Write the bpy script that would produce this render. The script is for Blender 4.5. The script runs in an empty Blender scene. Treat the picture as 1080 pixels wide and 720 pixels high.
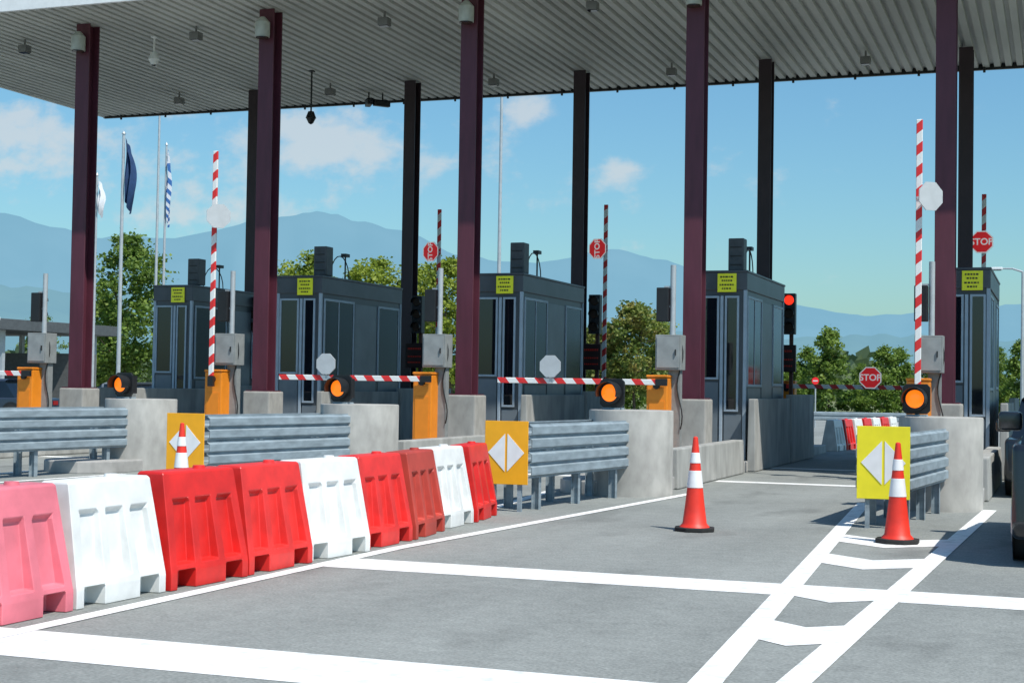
import bpy, bmesh, math, random
from mathutils import Vector, Matrix, noise
R=math.radians
sc=bpy.context.scene
sc.view_settings.view_transform='Standard'; sc.view_settings.look='None'; sc.view_settings.exposure=0
random.seed(7)
COL=sc.collection

# ------------------------------------------------------------------ materials
MATS={}
def mat(name,col,rough=.6,metal=0,var=.12,scale=6,emit=0,bump=0,stretch=None,col2=None,spec=.5,detail=6,p0=.3,p1=.68):
    if name in MATS: return MATS[name]
    m=bpy.data.materials.new(name); m.use_nodes=True; nt=m.node_tree; b=nt.nodes['Principled BSDF']
    b.inputs['Roughness'].default_value=rough; b.inputs['Metallic'].default_value=metal
    b.inputs['Specular IOR Level'].default_value=spec
    tc=nt.nodes.new('ShaderNodeTexCoord'); mp=nt.nodes.new('ShaderNodeMapping')
    nt.links.new(tc.outputs['Object'],mp.inputs['Vector'])
    if stretch: mp.inputs['Scale'].default_value=stretch
    n=nt.nodes.new('ShaderNodeTexNoise'); n.inputs['Scale'].default_value=scale; n.inputs['Detail'].default_value=detail
    nt.links.new(mp.outputs[0],n.inputs['Vector'])
    cr=nt.nodes.new('ShaderNodeValToRGB'); nt.links.new(n.outputs['Fac'],cr.inputs['Fac'])
    c2=col2 if col2 else tuple(c*(1-2.2*var) for c in col)
    cr.color_ramp.elements[0].position=p0; cr.color_ramp.elements[1].position=p1
    cr.color_ramp.elements[0].color=(*c2,1); cr.color_ramp.elements[1].color=(*[min(1,c*(1+var*.4)) for c in col],1)
    nt.links.new(cr.outputs[0],b.inputs['Base Color'])
    if emit:
        b.inputs['Emission Color'].default_value=(*col,1); b.inputs['Emission Strength'].default_value=emit
    if bump:
        bp=nt.nodes.new('ShaderNodeBump'); bp.inputs['Strength'].default_value=bump; bp.inputs['Distance'].default_value=.02
        nt.links.new(n.outputs['Fac'],bp.inputs['Height']); nt.links.new(bp.outputs[0],b.inputs['Normal'])
    MATS[name]=m; return m

concrete=mat('weathered_concrete',(.42,.41,.38),.92,var=.12,scale=4,bump=.2,stretch=(1.4,1.4,.8),detail=12)
concrete_wall_m=mat('wall_concrete',(.40,.40,.375),.9,var=.16,scale=2.2,bump=.2,stretch=(1.6,1.6,.6),detail=10)
kerbm=mat('kerb_concrete',(.42,.41,.39),.9,var=.15,scale=3,bump=.2)
galv=mat('galvanised_steel',(.28,.345,.385),.62,0,var=.14,scale=4,stretch=(1,1,3),spec=.35)
maroon=mat('maroon_paint',(.105,.024,.042),.5,var=.12,scale=2,stretch=(3,3,.5))
darkpaint=mat('dark_column_paint',(.035,.018,.026),.5,var=.1,scale=2)
soffitm=mat('beige_metal_deck',(.60,.605,.555),.6,var=.12,scale=.7,stretch=(1,.25,1))
fascia=mat('white_fascia',(.85,.86,.86),.5,var=.04)
blackm=mat('black_plastic',(.014,.015,.017),.45,var=.1)
boothm=mat('slate_booth_paint',(.080,.092,.105),.4,var=.12,scale=1.2)
boothp=mat('booth_panel',(.175,.21,.24),.4,var=.14,scale=1.5)
framem=mat('blue_grey_frame',(.40,.48,.55),.4,var=.06)
glass=mat('dark_glass',(.008,.012,.018),.05,var=.25,scale=.8,spec=.8)
glass_s=mat('tinted_window_glass',(.006,.008,.012),.10,var=.3,scale=.9,spec=.25)
orange=mat('orange_housing',(.88,.27,.015),.45,var=.08,scale=3)
white_pl=mat('white_plastic',(.78,.79,.77),.5,var=.10,scale=4,detail=12)
red_pl=mat('red_plastic',(.72,.022,.018),.42,var=.14,scale=4,detail=12)
red_pl2=mat('scarlet_plastic',(.80,.035,.03),.42,var=.14,scale=4,detail=12)
brick_pl=mat('faded_red_plastic',(.52,.06,.04),.5,var=.14,scale=3,detail=10)
pink_pl=mat('sun_bleached_pink_plastic',(.80,.20,.25),.5,var=.14,scale=3,detail=10)
rubber=mat('black_rubber',(.02,.02,.02),.8,var=.2)
cone_o=mat('cone_orange',(.84,.040,.020),.5,var=.1)
refl_w=mat('reflective_white',(.85,.85,.85),.4,var=.05)
yellow=mat('fluorescent_yellow',(.92,.80,.02),.5,var=.04)
amber_s=mat('amber_yellow',(.92,.42,.012),.5,var=.04)
grey_back=mat('sign_back_grey',(.50,.53,.55),.5,var=.05)
signred=mat('self_lit_sign_red',(.85,.02,.025),.45,var=.03,emit=.28)  # glow added so red sign faces stay bright in canopy shade
sign_wt=mat('self_lit_sign_white',(.88,.88,.88),.4,var=.02,emit=.28)  # same added glow for STOP rim and lettering, no lamp in the sign
polem=mat('pole_steel',(.50,.53,.55),.4,.3,var=.06)
cabm=mat('cabinet_grey',(.27,.285,.28),.55,var=.1)
amber_lit=mat('lit_amber_lens',(1,.20,.01),.3,var=.02,emit=1.1)
red_lit=mat('lit_red_lens',(1,.03,.01),.3,var=.02,emit=1.5)
red_led=mat('red_led',(.35,.02,.01),.4,var=.02,emit=.08)
lens_off=mat('unlit_lens',(.05,.03,.02),.2,var=.1)
bark=mat('bark',(.12,.085,.055),.9,var=.25,scale=5,bump=.5)
carblack=mat('black_car_paint',(.012,.014,.018),.18,var=.05,spec=.8)
carsilver=mat('silver_car_paint',(.30,.32,.34),.25,.3,var=.04)
cardark=mat('dark_blue_car_paint',(.03,.045,.07),.2,var=.04)
rimm=mat('alloy_rim',(.45,.46,.47),.3,.7,var=.05)
tailm=mat('tail_light',(.30,.01,.01),.2,var=.05)
paintm=mat('road_paint',(.80,.80,.78),.75,var=.05,scale=7,detail=15,col2=(.60,.605,.59),p0=.30,p1=.50)
navy=mat('navy_flag_cloth',(.015,.05,.14),.8,var=.1)
whiteflag=mat('white_flag_cloth',(.75,.77,.8),.8,var=.05)
text_dark=mat('printed_black',(.03,.03,.02),.6,var=.02)

def asphalt_mat():
    m=bpy.data.materials.new('asphalt'); m.use_nodes=True; nt=m.node_tree; b=nt.nodes['Principled BSDF']
    b.inputs['Roughness'].default_value=.88; b.inputs['Specular IOR Level'].default_value=.25
    tc=nt.nodes.new('ShaderNodeTexCoord')
    def nz(scale,det,sx=1,sy=1):
        mp=nt.nodes.new('ShaderNodeMapping'); mp.inputs['Scale'].default_value=(sx,sy,1)
        nt.links.new(tc.outputs['Object'],mp.inputs[0]); n=nt.nodes.new('ShaderNodeTexNoise')
        n.inputs['Scale'].default_value=scale; n.inputs['Detail'].default_value=det
        nt.links.new(mp.outputs[0],n.inputs['Vector']); return n
    fine=nz(48,6); big=nz(.45,6); streak=nz(1.3,5,1,.10); med=nz(7,7)
    def math_(op,a,bv):
        k=nt.nodes.new('ShaderNodeMath'); k.operation=op
        for i,v in enumerate((a,bv)):
            if isinstance(v,(int,float)): k.inputs[i].default_value=v
            else: nt.links.new(v,k.inputs[i])
        return k.outputs[0]
    s=math_('ADD',math_('MULTIPLY',fine.outputs['Fac'],.9),math_('MULTIPLY',big.outputs['Fac'],.45))
    s=math_('ADD',s,math_('MULTIPLY',streak.outputs['Fac'],.4))
    s=math_('ADD',s,math_('MULTIPLY',med.outputs['Fac'],.35))
    s=math_('MULTIPLY',s,.476)
    cr=nt.nodes.new('ShaderNodeValToRGB'); nt.links.new(s,cr.inputs[0])
    cr.color_ramp.elements[0].position=.34; cr.color_ramp.elements[0].color=(.150,.160,.152,1)
    cr.color_ramp.elements[1].position=.66; cr.color_ramp.elements[1].color=(.335,.350,.330,1)
    st=nz(1.1,3,1,.45); sr=nt.nodes.new('ShaderNodeValToRGB'); nt.links.new(st.outputs['Fac'],sr.inputs[0])
    sr.color_ramp.elements[0].position=.24; sr.color_ramp.elements[0].color=(.66,.66,.66,1); sr.color_ramp.elements[1].position=.42; sr.color_ramp.elements[1].color=(1,1,1,1)
    mu=nt.nodes.new('ShaderNodeMixRGB'); mu.blend_type='MULTIPLY'; mu.inputs[0].default_value=1
    nt.links.new(cr.outputs[0],mu.inputs[1]); nt.links.new(sr.outputs[0],mu.inputs[2])
    nt.links.new(mu.outputs[0],b.inputs['Base Color'])
    bp=nt.nodes.new('ShaderNodeBump'); bp.inputs['Strength'].default_value=.4; bp.inputs['Distance'].default_value=.012
    nt.links.new(fine.outputs['Fac'],bp.inputs['Height']); nt.links.new(bp.outputs[0],b.inputs['Normal'])
    return m
asphalt=asphalt_mat()
groundm=mat('dry_grass_ground',(.18,.19,.08),.95,var=.2,scale=.05,col2=(.10,.13,.05))

def stripe_mat():
    m=bpy.data.materials.new('red_white_boom_stripes'); m.use_nodes=True; nt=m.node_tree; b=nt.nodes['Principled BSDF']
    b.inputs['Roughness'].default_value=.45
    tc=nt.nodes.new('ShaderNodeTexCoord'); sp=nt.nodes.new('ShaderNodeSeparateXYZ'); nt.links.new(tc.outputs['Object'],sp.inputs[0])
    a=nt.nodes.new('ShaderNodeMath'); a.operation='MULTIPLY_ADD'; nt.links.new(sp.outputs['Z'],a.inputs[0]); a.inputs[1].default_value=.8; nt.links.new(sp.outputs['X'],a.inputs[2])
    d=nt.nodes.new('ShaderNodeMath'); d.operation='ADD'; nt.links.new(a.outputs[0],d.inputs[0]); d.inputs[1].default_value=40
    e=nt.nodes.new('ShaderNodeMath'); e.operation='MODULO'; nt.links.new(d.outputs[0],e.inputs[0]); e.inputs[1].default_value=.36
    g=nt.nodes.new('ShaderNodeMath'); g.operation='GREATER_THAN'; nt.links.new(e.outputs[0],g.inputs[0]); g.inputs[1].default_value=.17
    mx=nt.nodes.new('ShaderNodeMixRGB'); nt.links.new(g.outputs[0],mx.inputs[0])
    mx.inputs[1].default_value=(.72,.03,.03,1); mx.inputs[2].default_value=(.82,.82,.80,1)
    nt.links.new(mx.outputs[0],b.inputs['Base Color']); return m
boomm=stripe_mat()
def greek_mat():
    m=bpy.data.materials.new('blue_white_striped_cloth'); m.use_nodes=True; nt=m.node_tree; b=nt.nodes['Principled BSDF']
    tc=nt.nodes.new('ShaderNodeTexCoord'); sp=nt.nodes.new('ShaderNodeSeparateXYZ'); nt.links.new(tc.outputs['Object'],sp.inputs[0])
    a=nt.nodes.new('ShaderNodeMath'); a.operation='MULTIPLY_ADD'; nt.links.new(sp.outputs['X'],a.inputs[0]); a.inputs[1].default_value=6; nt.links.new(sp.outputs['Z'],a.inputs[2])
    e=nt.nodes.new('ShaderNodeMath'); e.operation='MODULO'; nt.links.new(a.outputs[0],e.inputs[0]); e.inputs[1].default_value=.42
    g=nt.nodes.new('ShaderNodeMath'); g.operation='GREATER_THAN'; nt.links.new(e.outputs[0],g.inputs[0]); g.inputs[1].default_value=.21
    mx=nt.nodes.new('ShaderNodeMixRGB'); nt.links.new(g.outputs[0],mx.inputs[0])
    mx.inputs[1].default_value=(.04,.13,.36,1); mx.inputs[2].default_value=(.6,.63,.68,1)
    nt.links.new(mx.outputs[0],b.inputs['Base Color']); return m
greek=greek_mat()
def leaf_mat(name,a,c,d,sc_=1.1):
    m=bpy.data.materials.new(name); m.use_nodes=True; nt=m.node_tree; b=nt.nodes['Principled BSDF']
    b.inputs['Roughness'].default_value=.6
    tc=nt.nodes.new('ShaderNodeTexCoord'); n=nt.nodes.new('ShaderNodeTexNoise'); n.inputs['Scale'].default_value=sc_; n.inputs['Detail'].default_value=5
    nt.links.new(tc.outputs['Object'],n.inputs['Vector'])
    cr=nt.nodes.new('ShaderNodeValToRGB'); nt.links.new(n.outputs['Fac'],cr.inputs[0])
    cr.color_ramp.elements[0].position=.33; cr.color_ramp.elements[0].color=(*a,1)
    cr.color_ramp.elements[1].position=.66; cr.color_ramp.elements[1].color=(*d,1)
    e=cr.color_ramp.elements.new(.5); e.color=(*c,1)
    nt.links.new(cr.outputs[0],b.inputs['Base Color'])
    tr=nt.nodes.new('ShaderNodeBsdfTranslucent'); nt.links.new(cr.outputs[0],tr.inputs[0])
    mx=nt.nodes.new('ShaderNodeMixShader'); mx.inputs[0].default_value=.4
    nt.links.new(b.outputs[0],mx.inputs[1]); nt.links.new(tr.outputs[0],mx.inputs[2])
    nt.links.new(mx.outputs[0],nt.nodes['Material Output'].inputs[0]); return m
leaf_y=leaf_mat('yellow_green_leaves',(.14,.20,.02),(.26,.33,.035),(.38,.43,.06))
leaf_g=leaf_mat('green_leaves',(.08,.15,.02),(.15,.24,.035),(.26,.35,.06))
leaf_b=leaf_mat('browning_leaves',(.10,.16,.03),(.18,.23,.04),(.32,.27,.07))

# ------------------------------------------------------------------ mesh builder
class MB:
    def __init__(s): s.v=[]; s.f=[]; s.mi=[]
    def add(s,vs,fs,mi=0):
        o=len(s.v); s.v+=[tuple(v) for v in vs]; s.f+=[tuple(i+o for i in f) for f in fs]; s.mi+=[mi]*len(fs); return s
    def box(s,x0,x1,y0,y1,z0,z1,mi=0):
        vs=[(x,y,z) for x in(x0,x1) for y in(y0,y1) for z in(z0,z1)]
        return s.add(vs,[(0,1,3,2),(4,6,7,5),(0,4,5,1),(2,3,7,6),(0,2,6,4),(1,5,7,3)],mi)
    def cyl(s,p0,p1,r0,r1=None,n=16,mi=0,caps=True):
        if r1 is None: r1=r0
        p0=Vector(p0);p1=Vector(p1); d=(p1-p0).normalized()
        a=Vector((0,0,1)) if abs(d.z)<.9 else Vector((1,0,0))
        u=d.cross(a).normalized(); w=d.cross(u)
        vs=[];fs=[]
        for p,r in((p0,r0),(p1,r1)):
            for i in range(n):
                t=2*math.pi*i/n; vs.append(p+u*math.cos(t)*r+w*math.sin(t)*r)
        for i in range(n): fs.append((i,(i+1)%n,n+(i+1)%n,n+i))
        if caps: fs.append(tuple(range(n))[::-1]); fs.append(tuple(range(n,2*n)))
        return s.add(vs,fs,mi)
    def prism(s,poly,axis,a,b,mi=0):
        def P(p,t):
            return {'x':(t,p[0],p[1]),'y':(p[0],t,p[1]),'z':(p[0],p[1],t)}[axis]
        n=len(poly); vs=[P(p,a) for p in poly]+[P(p,b) for p in poly]
        fs=[(i,(i+1)%n,n+(i+1)%n,n+i) for i in range(n)]+[tuple(range(n))[::-1],tuple(range(n,2*n))]
        return s.add(vs,fs,mi)
    def mesh(s,name,mats,bev=0,smooth=False,seg=2):
        me=bpy.data.meshes.new(name); me.from_pydata(s.v,[],s.f)
        if not isinstance(mats,(list,tuple)): mats=[mats]
        for m in mats: me.materials.append(m)
        for p,i in zip(me.polygons,s.mi): p.material_index=i
        bm=bmesh.new(); bm.from_mesh(me)
        bmesh.ops.recalc_face_normals(bm,faces=bm.faces)
        if bev:
            es=[e for e in bm.edges if len(e.link_faces)==2 and e.calc_face_angle(0)>.5]
            bmesh.ops.bevel(bm,geom=es,offset=bev,segments=seg,affect='EDGES',profile=.6,clamp_overlap=True)
        bm.to_mesh(me); bm.free()
        if smooth:
            for p in me.polygons: p.use_smooth=True
            try: me.set_sharp_from_angle(angle=R(35))
            except Exception: pass
        return me
def P(name,me,kids=(),loc=(0,0,0),rot=(0,0,0),label=None): return (name,me,kids,loc,rot,label)
def _mk(spec,parent):
    name,me,kids,loc,rot,label=spec
    o=bpy.data.objects.new(name,me); o.location=loc; o.rotation_euler=rot
    COL.objects.link(o); o.parent=parent
    if label: o['label']=label
    for k in kids: _mk(k,o)
    return o
def thing(name,loc,parts,label,cat,rz=0,group=None,scale=None):
    o=bpy.data.objects.new(name,None); o.empty_display_size=.2; o.location=loc; o.rotation_euler=(0,0,rz)
    if scale: o.scale=scale
    COL.objects.link(o); o['label']=label; o['category']=cat
    if group: o['group']=group
    for p in parts: _mk(p,o)
    return o
def single(name,me,loc,label=None,cat=None,rz=0,group=None,kind=None):
    o=bpy.data.objects.new(name,me); o.location=loc; o.rotation_euler=(0,0,rz); COL.objects.link(o)
    if label: o['label']=label
    if cat: o['category']=cat
    if group: o['group']=group
    if kind: o['kind']=kind
    return o
def text_mesh(body,size,m,ext=.002):
    cu=bpy.data.curves.new('lettering','FONT'); cu.body=body; cu.size=size; cu.align_x='CENTER'; cu.align_y='CENTER'; cu.extrude=ext; cu.offset=size*.02
    ob=bpy.data.objects.new('tmp',cu); COL.objects.link(ob); dg=bpy.context.evaluated_depsgraph_get(); dg.update()
    me=bpy.data.meshes.new_from_object(ob.evaluated_get(dg)); bpy.data.objects.remove(ob)
    me.materials.clear(); me.materials.append(m); return me

# ------------------------------------------------------------------ camera
H=1.5; AL=R(20.1); PI_=R(1.73); RO=R(.9)
fw=Vector((-math.sin(AL)*math.cos(PI_),math.cos(AL)*math.cos(PI_),math.sin(PI_)))
rt=Vector((math.cos(AL),math.sin(AL),0)); up=rt.cross(fw)
r2=rt*math.cos(RO)+up*math.sin(RO); u2=up*math.cos(RO)-rt*math.sin(RO)
cam=bpy.data.cameras.new('camera'); co=bpy.data.objects.new('camera',cam); COL.objects.link(co)
m3=Matrix((r2,u2,-fw)).transposed(); co.matrix_world=Matrix.Translation((0,0,H))@m3.to_4x4()
cam.lens=52.83; cam.sensor_width=36; cam.clip_end=40000; cam.clip_start=.1; sc.camera=co

# ------------------------------------------------------------------ light
sd=Vector((.86*math.cos(R(57)),-.51*math.cos(R(57)),math.sin(R(57)))).normalized()
sl=bpy.data.lights.new('sun','SUN'); sl.energy=5.0; sl.angle=R(.5); sl.color=(1,.96,.89)
so=bpy.data.objects.new('sun',sl); so.rotation_euler=sd.to_track_quat('Z','Y').to_euler(); so.location=(0,0,30); COL.objects.link(so)
w=bpy.data.worlds.new('World'); sc.world=w; w.use_nodes=True; nt=w.node_tree
bg=nt.nodes['Background']; bg.inputs[1].default_value=.15
sky=nt.nodes.new('ShaderNodeTexSky'); sky.sky_type='NISHITA'; sky.sun_disc=False
sky.sun_elevation=R(57); sky.sun_rotation=R(120.7); sky.air_density=1.3; sky.dust_density=.8; sky.ozone_density=2.5; sky.altitude=100
tcn=nt.nodes.new('ShaderNodeTexCoord'); sp=nt.nodes.new('ShaderNodeSeparateXYZ'); nt.links.new(tcn.outputs['Generated'],sp.inputs[0])
def mth(op,*a):
    k=nt.nodes.new('ShaderNodeMath'); k.operation=op
    for i,v in enumerate(a):
        if isinstance(v,(int,float)): k.inputs[i].default_value=v
        else: nt.links.new(v,k.inputs[i])
    return k.outputs[0]
yy=mth('MAXIMUM',sp.outputs['Y'],.05); U=mth('DIVIDE',sp.outputs['X'],yy); W=mth('DIVIDE',sp.outputs['Z'],yy)
tot=None
for (u0,w0,a,b,s) in [(-.80,.205,.055,.028,1.2),(-.74,.185,.05,.028,.9),(-.83,.165,.06,.02,.7),(-.525,.190,.05,.024,1.2),(-.49,.172,.06,.02,.95),(-.63,.165,.07,.05,.65),
                      (-.356,.200,.019,.020,1.5),(-.375,.165,.03,.03,.4),(-.425,.160,.018,.011,1.1),(-.289,.152,.020,.009,1.0),(-.33,.135,.05,.02,.5),(-.60,.130,.12,.02,.7),(-.2,.14,.05,.02,.3)]:
    du=mth('DIVIDE',mth('SUBTRACT',U,u0),a); dw=mth('DIVIDE',mth('SUBTRACT',W,w0),b)
    g=mth('MULTIPLY',mth('EXPONENT',mth('MULTIPLY',mth('ADD',mth('MULTIPLY',du,du),mth('MULTIPLY',dw,dw)),-1)),s)
    tot=g if tot is None else mth('ADD',tot,g)
cmb=nt.nodes.new('ShaderNodeCombineXYZ'); nt.links.new(U,cmb.inputs[0]); nt.links.new(mth('MULTIPLY',W,1.5),cmb.inputs[1])
cn=nt.nodes.new('ShaderNodeTexNoise'); cn.inputs['Scale'].default_value=30; cn.inputs['Detail'].default_value=9; cn.inputs['Roughness'].default_value=.58
nt.links.new(cmb.outputs[0],cn.inputs['Vector'])
den=mth('ADD',tot,mth('MULTIPLY',mth('SUBTRACT',cn.outputs['Fac'],.5),3.0))
mr=nt.nodes.new('ShaderNodeMapRange'); mr.interpolation_type='SMOOTHSTEP'; nt.links.new(den,mr.inputs[0]); mr.inputs[1].default_value=.35; mr.inputs[2].default_value=1.4; mr.inputs[3].default_value=0; mr.inputs[4].default_value=.68
ti=nt.nodes.new('ShaderNodeMixRGB'); ti.blend_type='MULTIPLY'; ti.inputs[0].default_value=1; nt.links.new(sky.outputs[0],ti.inputs[1]); ti.inputs[2].default_value=(.48,.74,.86,1)
mx=nt.nodes.new('ShaderNodeMixRGB'); nt.links.new(mr.outputs[0],mx.inputs[0]); nt.links.new(ti.outputs[0],mx.inputs[1]); mx.inputs[2].default_value=(4.5,4.7,4.8,1)
nt.links.new(mx.outputs[0],bg.inputs[0])

# ------------------------------------------------------------------ ground, road, markings
g=MB(); g.add([(-9000,-3000,0),(9000,-3000,0),(9000,14000,0),(-9000,14000,0)],[(0,1,2,3)])
single('ground',g.mesh('ground',groundm),(0,0,0),kind='structure')
g=MB(); g.add([(-75,-20,.004),(14,-20,.004),(14,95,.004),(-75,95,.004)],[(0,1,2,3)])
single('road',g.mesh('road',asphalt),(0,0,0),kind='structure')
def strip(mb,p,q,w,z=.009):
    p=Vector((*p,0));q=Vector((*q,0)); d=(q-p).normalized(); n=Vector((-d.y,d.x,0))*w/2
    mb.add([(v.x,v.y,z) for v in(p-n,q-n,q+n,p+n)],[(0,1,2,3)])
def quad(mb,x0,x1,y0,y1,z): mb.add([(x0,y0,z),(x1,y0,z),(x1,y1,z),(x0,y1,z)],[(0,1,2,3)])
CX=[-1.9,-6.33,-10.8,-15.25,-19.7]
CYL=[-1.47,-5.75,-10.12,-14.72,-19.2]
mk=MB(); ZA,ZB,ZC,ZD=.0065,.0078,.0091,.0104
quad(mk,-30,6,6.75,7.5,ZA); quad(mk,-5.80,6,11.1,11.75,ZA)
strip(mk,(-5.86,4),(-5.72,12.6),.14,ZC); strip(mk,(-5.72,12.6),(-5.0,21.2),.14,ZD)
strip(mk,(-1.46,3.6),(-2.5,20.8),.17,ZC); strip(mk,(-1.42,3.6),(-.86,20.4),.17,ZD)
def gx(y):
    l=-1.46+(y-3.6)*(-1.04/17.2); r=-1.42+(y-3.6)*(.56/16.8); return l,r
for y,th in ((8.9,.75),(10.85,.6),(13.0,.75),(14.9,.75)):
    l,r=gx(y+.3); c=(l+r)/2; k=(r-l)*.42
    mk.add([(l,y+k,ZB),(c,y,ZB),(r,y+k,ZB),(r,y+k+th,ZB),(c,y+th,ZB),(l,y+k+th,ZB)],[(0,1,4,5),(1,2,3,4)])
for i in range(4):
    a=CX[i+1]+1.0; b=CX[i]-.62
    quad(mk,a,b,24.3,24.65,ZA); quad(mk,a,b,29.2,29.45,ZA)
for i in range(1,5):
    c=CX[i]
    strip(mk,(c+.25,12.9),(c-.6,20.6),.14,ZB); 
    if i>1: strip(mk,(c+.35,12.5),(c+1.1,20.6),.14,ZC)
for k in range(5): quad(mk,-3.2,-3.08,42+k*7,45+k*7,ZA)
single('road_marking',mk.mesh('road_marking',paintm),(0,0,0),kind='structure')

# ------------------------------------------------------------------ islands
for i,c in enumerate(CX):
    mb=MB(); pts=[(c-.5,37.5),(c-.5,20.9)]
    for k in range(1,8):
        t=math.pi+math.pi*k/8; pts.append((c+.2+.7*math.cos(t),20.9+.7*math.sin(t)))
    pts+=[(c+.9,20.9),(c+.9,37.5)]
    mb.prism(pts,'z',0,.2); single('pavement',mb.mesh('pavement',kerbm,bev=.02),(0,0,0),kind='structure')

def nose_mesh(rad):
    mb=MB(); n=72
    prof=[(rad,0),(rad,.3),(rad,1.185),(rad-.005,1.196),(rad-.015,1.2)]
    vs=[];fs=[]
    for r,z in prof:
        for k in range(n):
            t=2*math.pi*k/n; vs.append((r*math.cos(t),r*math.sin(t),z))
    for j in range(4):
        for k in range(n): fs.append((j*n+k,j*n+(k+1)%n,(j+1)*n+(k+1)%n,(j+1)*n+k))
    fs.append(tuple(range(4*n,5*n))); mb.add(vs,fs)
    return mb.mesh('nose_block',concrete,smooth=True)
nose=nose_mesh(.60); nose5=nose_mesh(.53)
NY=[20.3,20.7,20.9,21.9,21.5]
for i in range(5):
    thing('concrete_nose_block',(CYL[i],NY[i],0),[P('round_block',nose5 if i==0 else nose)],'weathered round concrete impact block at the tip of the toll island','concrete block',rz=.9*i,group='round concrete impact blocks')

# warning beacons on the blocks
hb=MB(); hb.cyl((0,-.08,.27),(0,.1,.27),.185,.17,28)
bk=MB(); bk.prism([(-.21,.09),(-.16,.04),(.16,.04),(.21,.09),(.21,.45),(.16,.50),(-.16,.50),(-.21,.45)],'y',.02,.06); bk.box(-.13,.13,.06,.26,.10,.44)
vis=MB()
vs=[];fs=[];n=20
for yv in(-.08,-.24):
    for r in(.185,.172):
        for k in range(n+1):
            t=R(-20)+R(220)*k/n; vs.append((r*math.cos(t),yv,.27+r*math.sin(t)))
L=n+1
for k in range(n):
    fs+=[(k,k+1,2*L+k+1,2*L+k),(L+k,3*L+k,3*L+k+1,L+k+1),(2*L+k,2*L+k+1,3*L+k+1,3*L+k)]
vis.add(vs,fs)
ln=MB()
vs=[(0,-.125,.27)];fs=[];n=24
for j,(r,yv) in enumerate(((.07,-.12),(.11,-.105),(.14,-.083))):
    for k in range(n):
        t=2*math.pi*k/n; vs.append((r*math.cos(t),yv,.27+r*math.sin(t)))
for k in range(n): fs.append((0,1+k,1+(k+1)%n))
for j in range(2):
    for k in range(n): fs.append((1+j*n+k,1+j*n+(k+1)%n,1+(j+1)*n+(k+1)%n,1+(j+1)*n+k))
ln.add(vs,fs)
ft=MB(); ft.box(-.14,.14,-.02,.22,0,.03); ft.box(-.03,.03,.065,.12,.03,.12)
beac=[P('housing',hb.mesh('housing',blackm,bev=.01)),P('backplate',bk.mesh('backplate',blackm,bev=.006)),P('visor',vis.mesh('visor',blackm)),P('lens',ln.mesh('lens',amber_lit,smooth=True)),P('foot',ft.mesh('foot',galv))]
for i in range(4):
    s_=.84 if i==0 else .88
    thing('warning_beacon',(CYL[i]-(.30 if i==0 else .24),NY[i]-.2,1.2),beac,'black amber warning beacon, lit, on concrete block','traffic light',rz=-.12,group='amber warning beacons',scale=(s_,s_,s_))

# guardrails with hazard markers
def wbeam(p,q,z0,h,off,mb):
    p=Vector((p[0],p[1],0));q=Vector((q[0],q[1],0)); d=(q-p).normalized(); nrm=Vector((d.y,-d.x,0))*off
    dp=.038
    prof=[(0,0),(0,.05),(dp,.12),(dp,.40),(.0,.46),(.0,.54),(dp,.60),(dp,.88),(0,.95),(0,1)]
    vs=[];k=len(prof)
    for pt in(p,q):
        for o,z in prof: v=pt+nrm*o; vs.append((v.x,v.y,z0+z*h))
    for pt in(p,q):
        for o,z in prof: v=pt+nrm*(o-.012); vs.append((v.x,v.y,z0+z*h))
    fs=[(i,i+1,k+i+1,k+i) for i in range(k-1)]+[(2*k+i,3*k+i,3*k+i+1,2*k+i+1) for i in range(k-1)]
    fs+=[(0,k,3*k,2*k),(k-1,3*k-1,4*k-1,2*k-1)]
    for i in range(k-1): fs+=[(i,2*k+i,2*k+i+1,i+1),(k+i,k+i+1,3*k+i+1,3*k+i)]
    mb.add(vs,fs)
def rail_pair(i):
    c=CX[i]; e=CYL[i]; ye=NY[i]-.5
    lines=[((c+.30,17.15),(e+.10,ye-.05),1),((c-.22,17.15),(e-.46,ye+.2),-1)]
    for (p,q,s) in lines:
        b1=MB(); wbeam(p,q,.40,.325,s,b1); b2=MB(); wbeam(p,q,.735,.325,s,b2)
        ps=[]
        for t in(.12,.5,.9):
            x=p[0]+(q[0]-p[0])*t-.075*s; y=p[1]+(q[1]-p[1])*t
            a=MB(); a.box(x-.042,x+.042,y-.006,y+.006,0,1.0); a.box(x-.05,x-.042,y-.04,y+.04,0,1.0); a.box(x+.042,x+.05,y-.04,y+.04,0,1.0)
            ps.append(P('post',a.mesh('post',galv)))
        thing('guardrail',(0,0,.0),[P('lower_beam',b1.mesh('beam',galv)),P('upper_beam',b2.mesh('beam',galv))]+ps,'galvanised steel guardrail with two stacked beams before island','guardrail',group='steel guardrails before the islands')
for i in range(4): rail_pair(i)
def hazard(m,w,h):
    pl=MB(); pl.box(-w/2,w/2,-.012,.012,.33,.33+h)
    cz=.33+h/2; arr=[]
    for s in(-1,1):
        ar=MB(); poly=[(s*.015,cz-h*.30),(s*.015,cz+h*.30),(s*w*.42,cz)]
        ar.prism(poly,'y',-.018,-.0135); arr.append(P('arrow_marking',ar.mesh('arrows',refl_w)))
    l1=MB(); l1.box(-w*.3-.025,-w*.3+.025,.015,.065,0,.33+h*.9); l2=MB(); l2.box(w*.3-.025,w*.3+.025,.015,.065,0,.33+h*.9)
    return [P('sign_plate',pl.mesh('plate',m,bev=.004)),P('leg',l1.mesh('leg',galv)),P('leg',l2.mesh('leg',galv))]+arr
hz_a=hazard(amber_s,.54,.76); hz_y=hazard(yellow,.57,.80)
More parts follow.
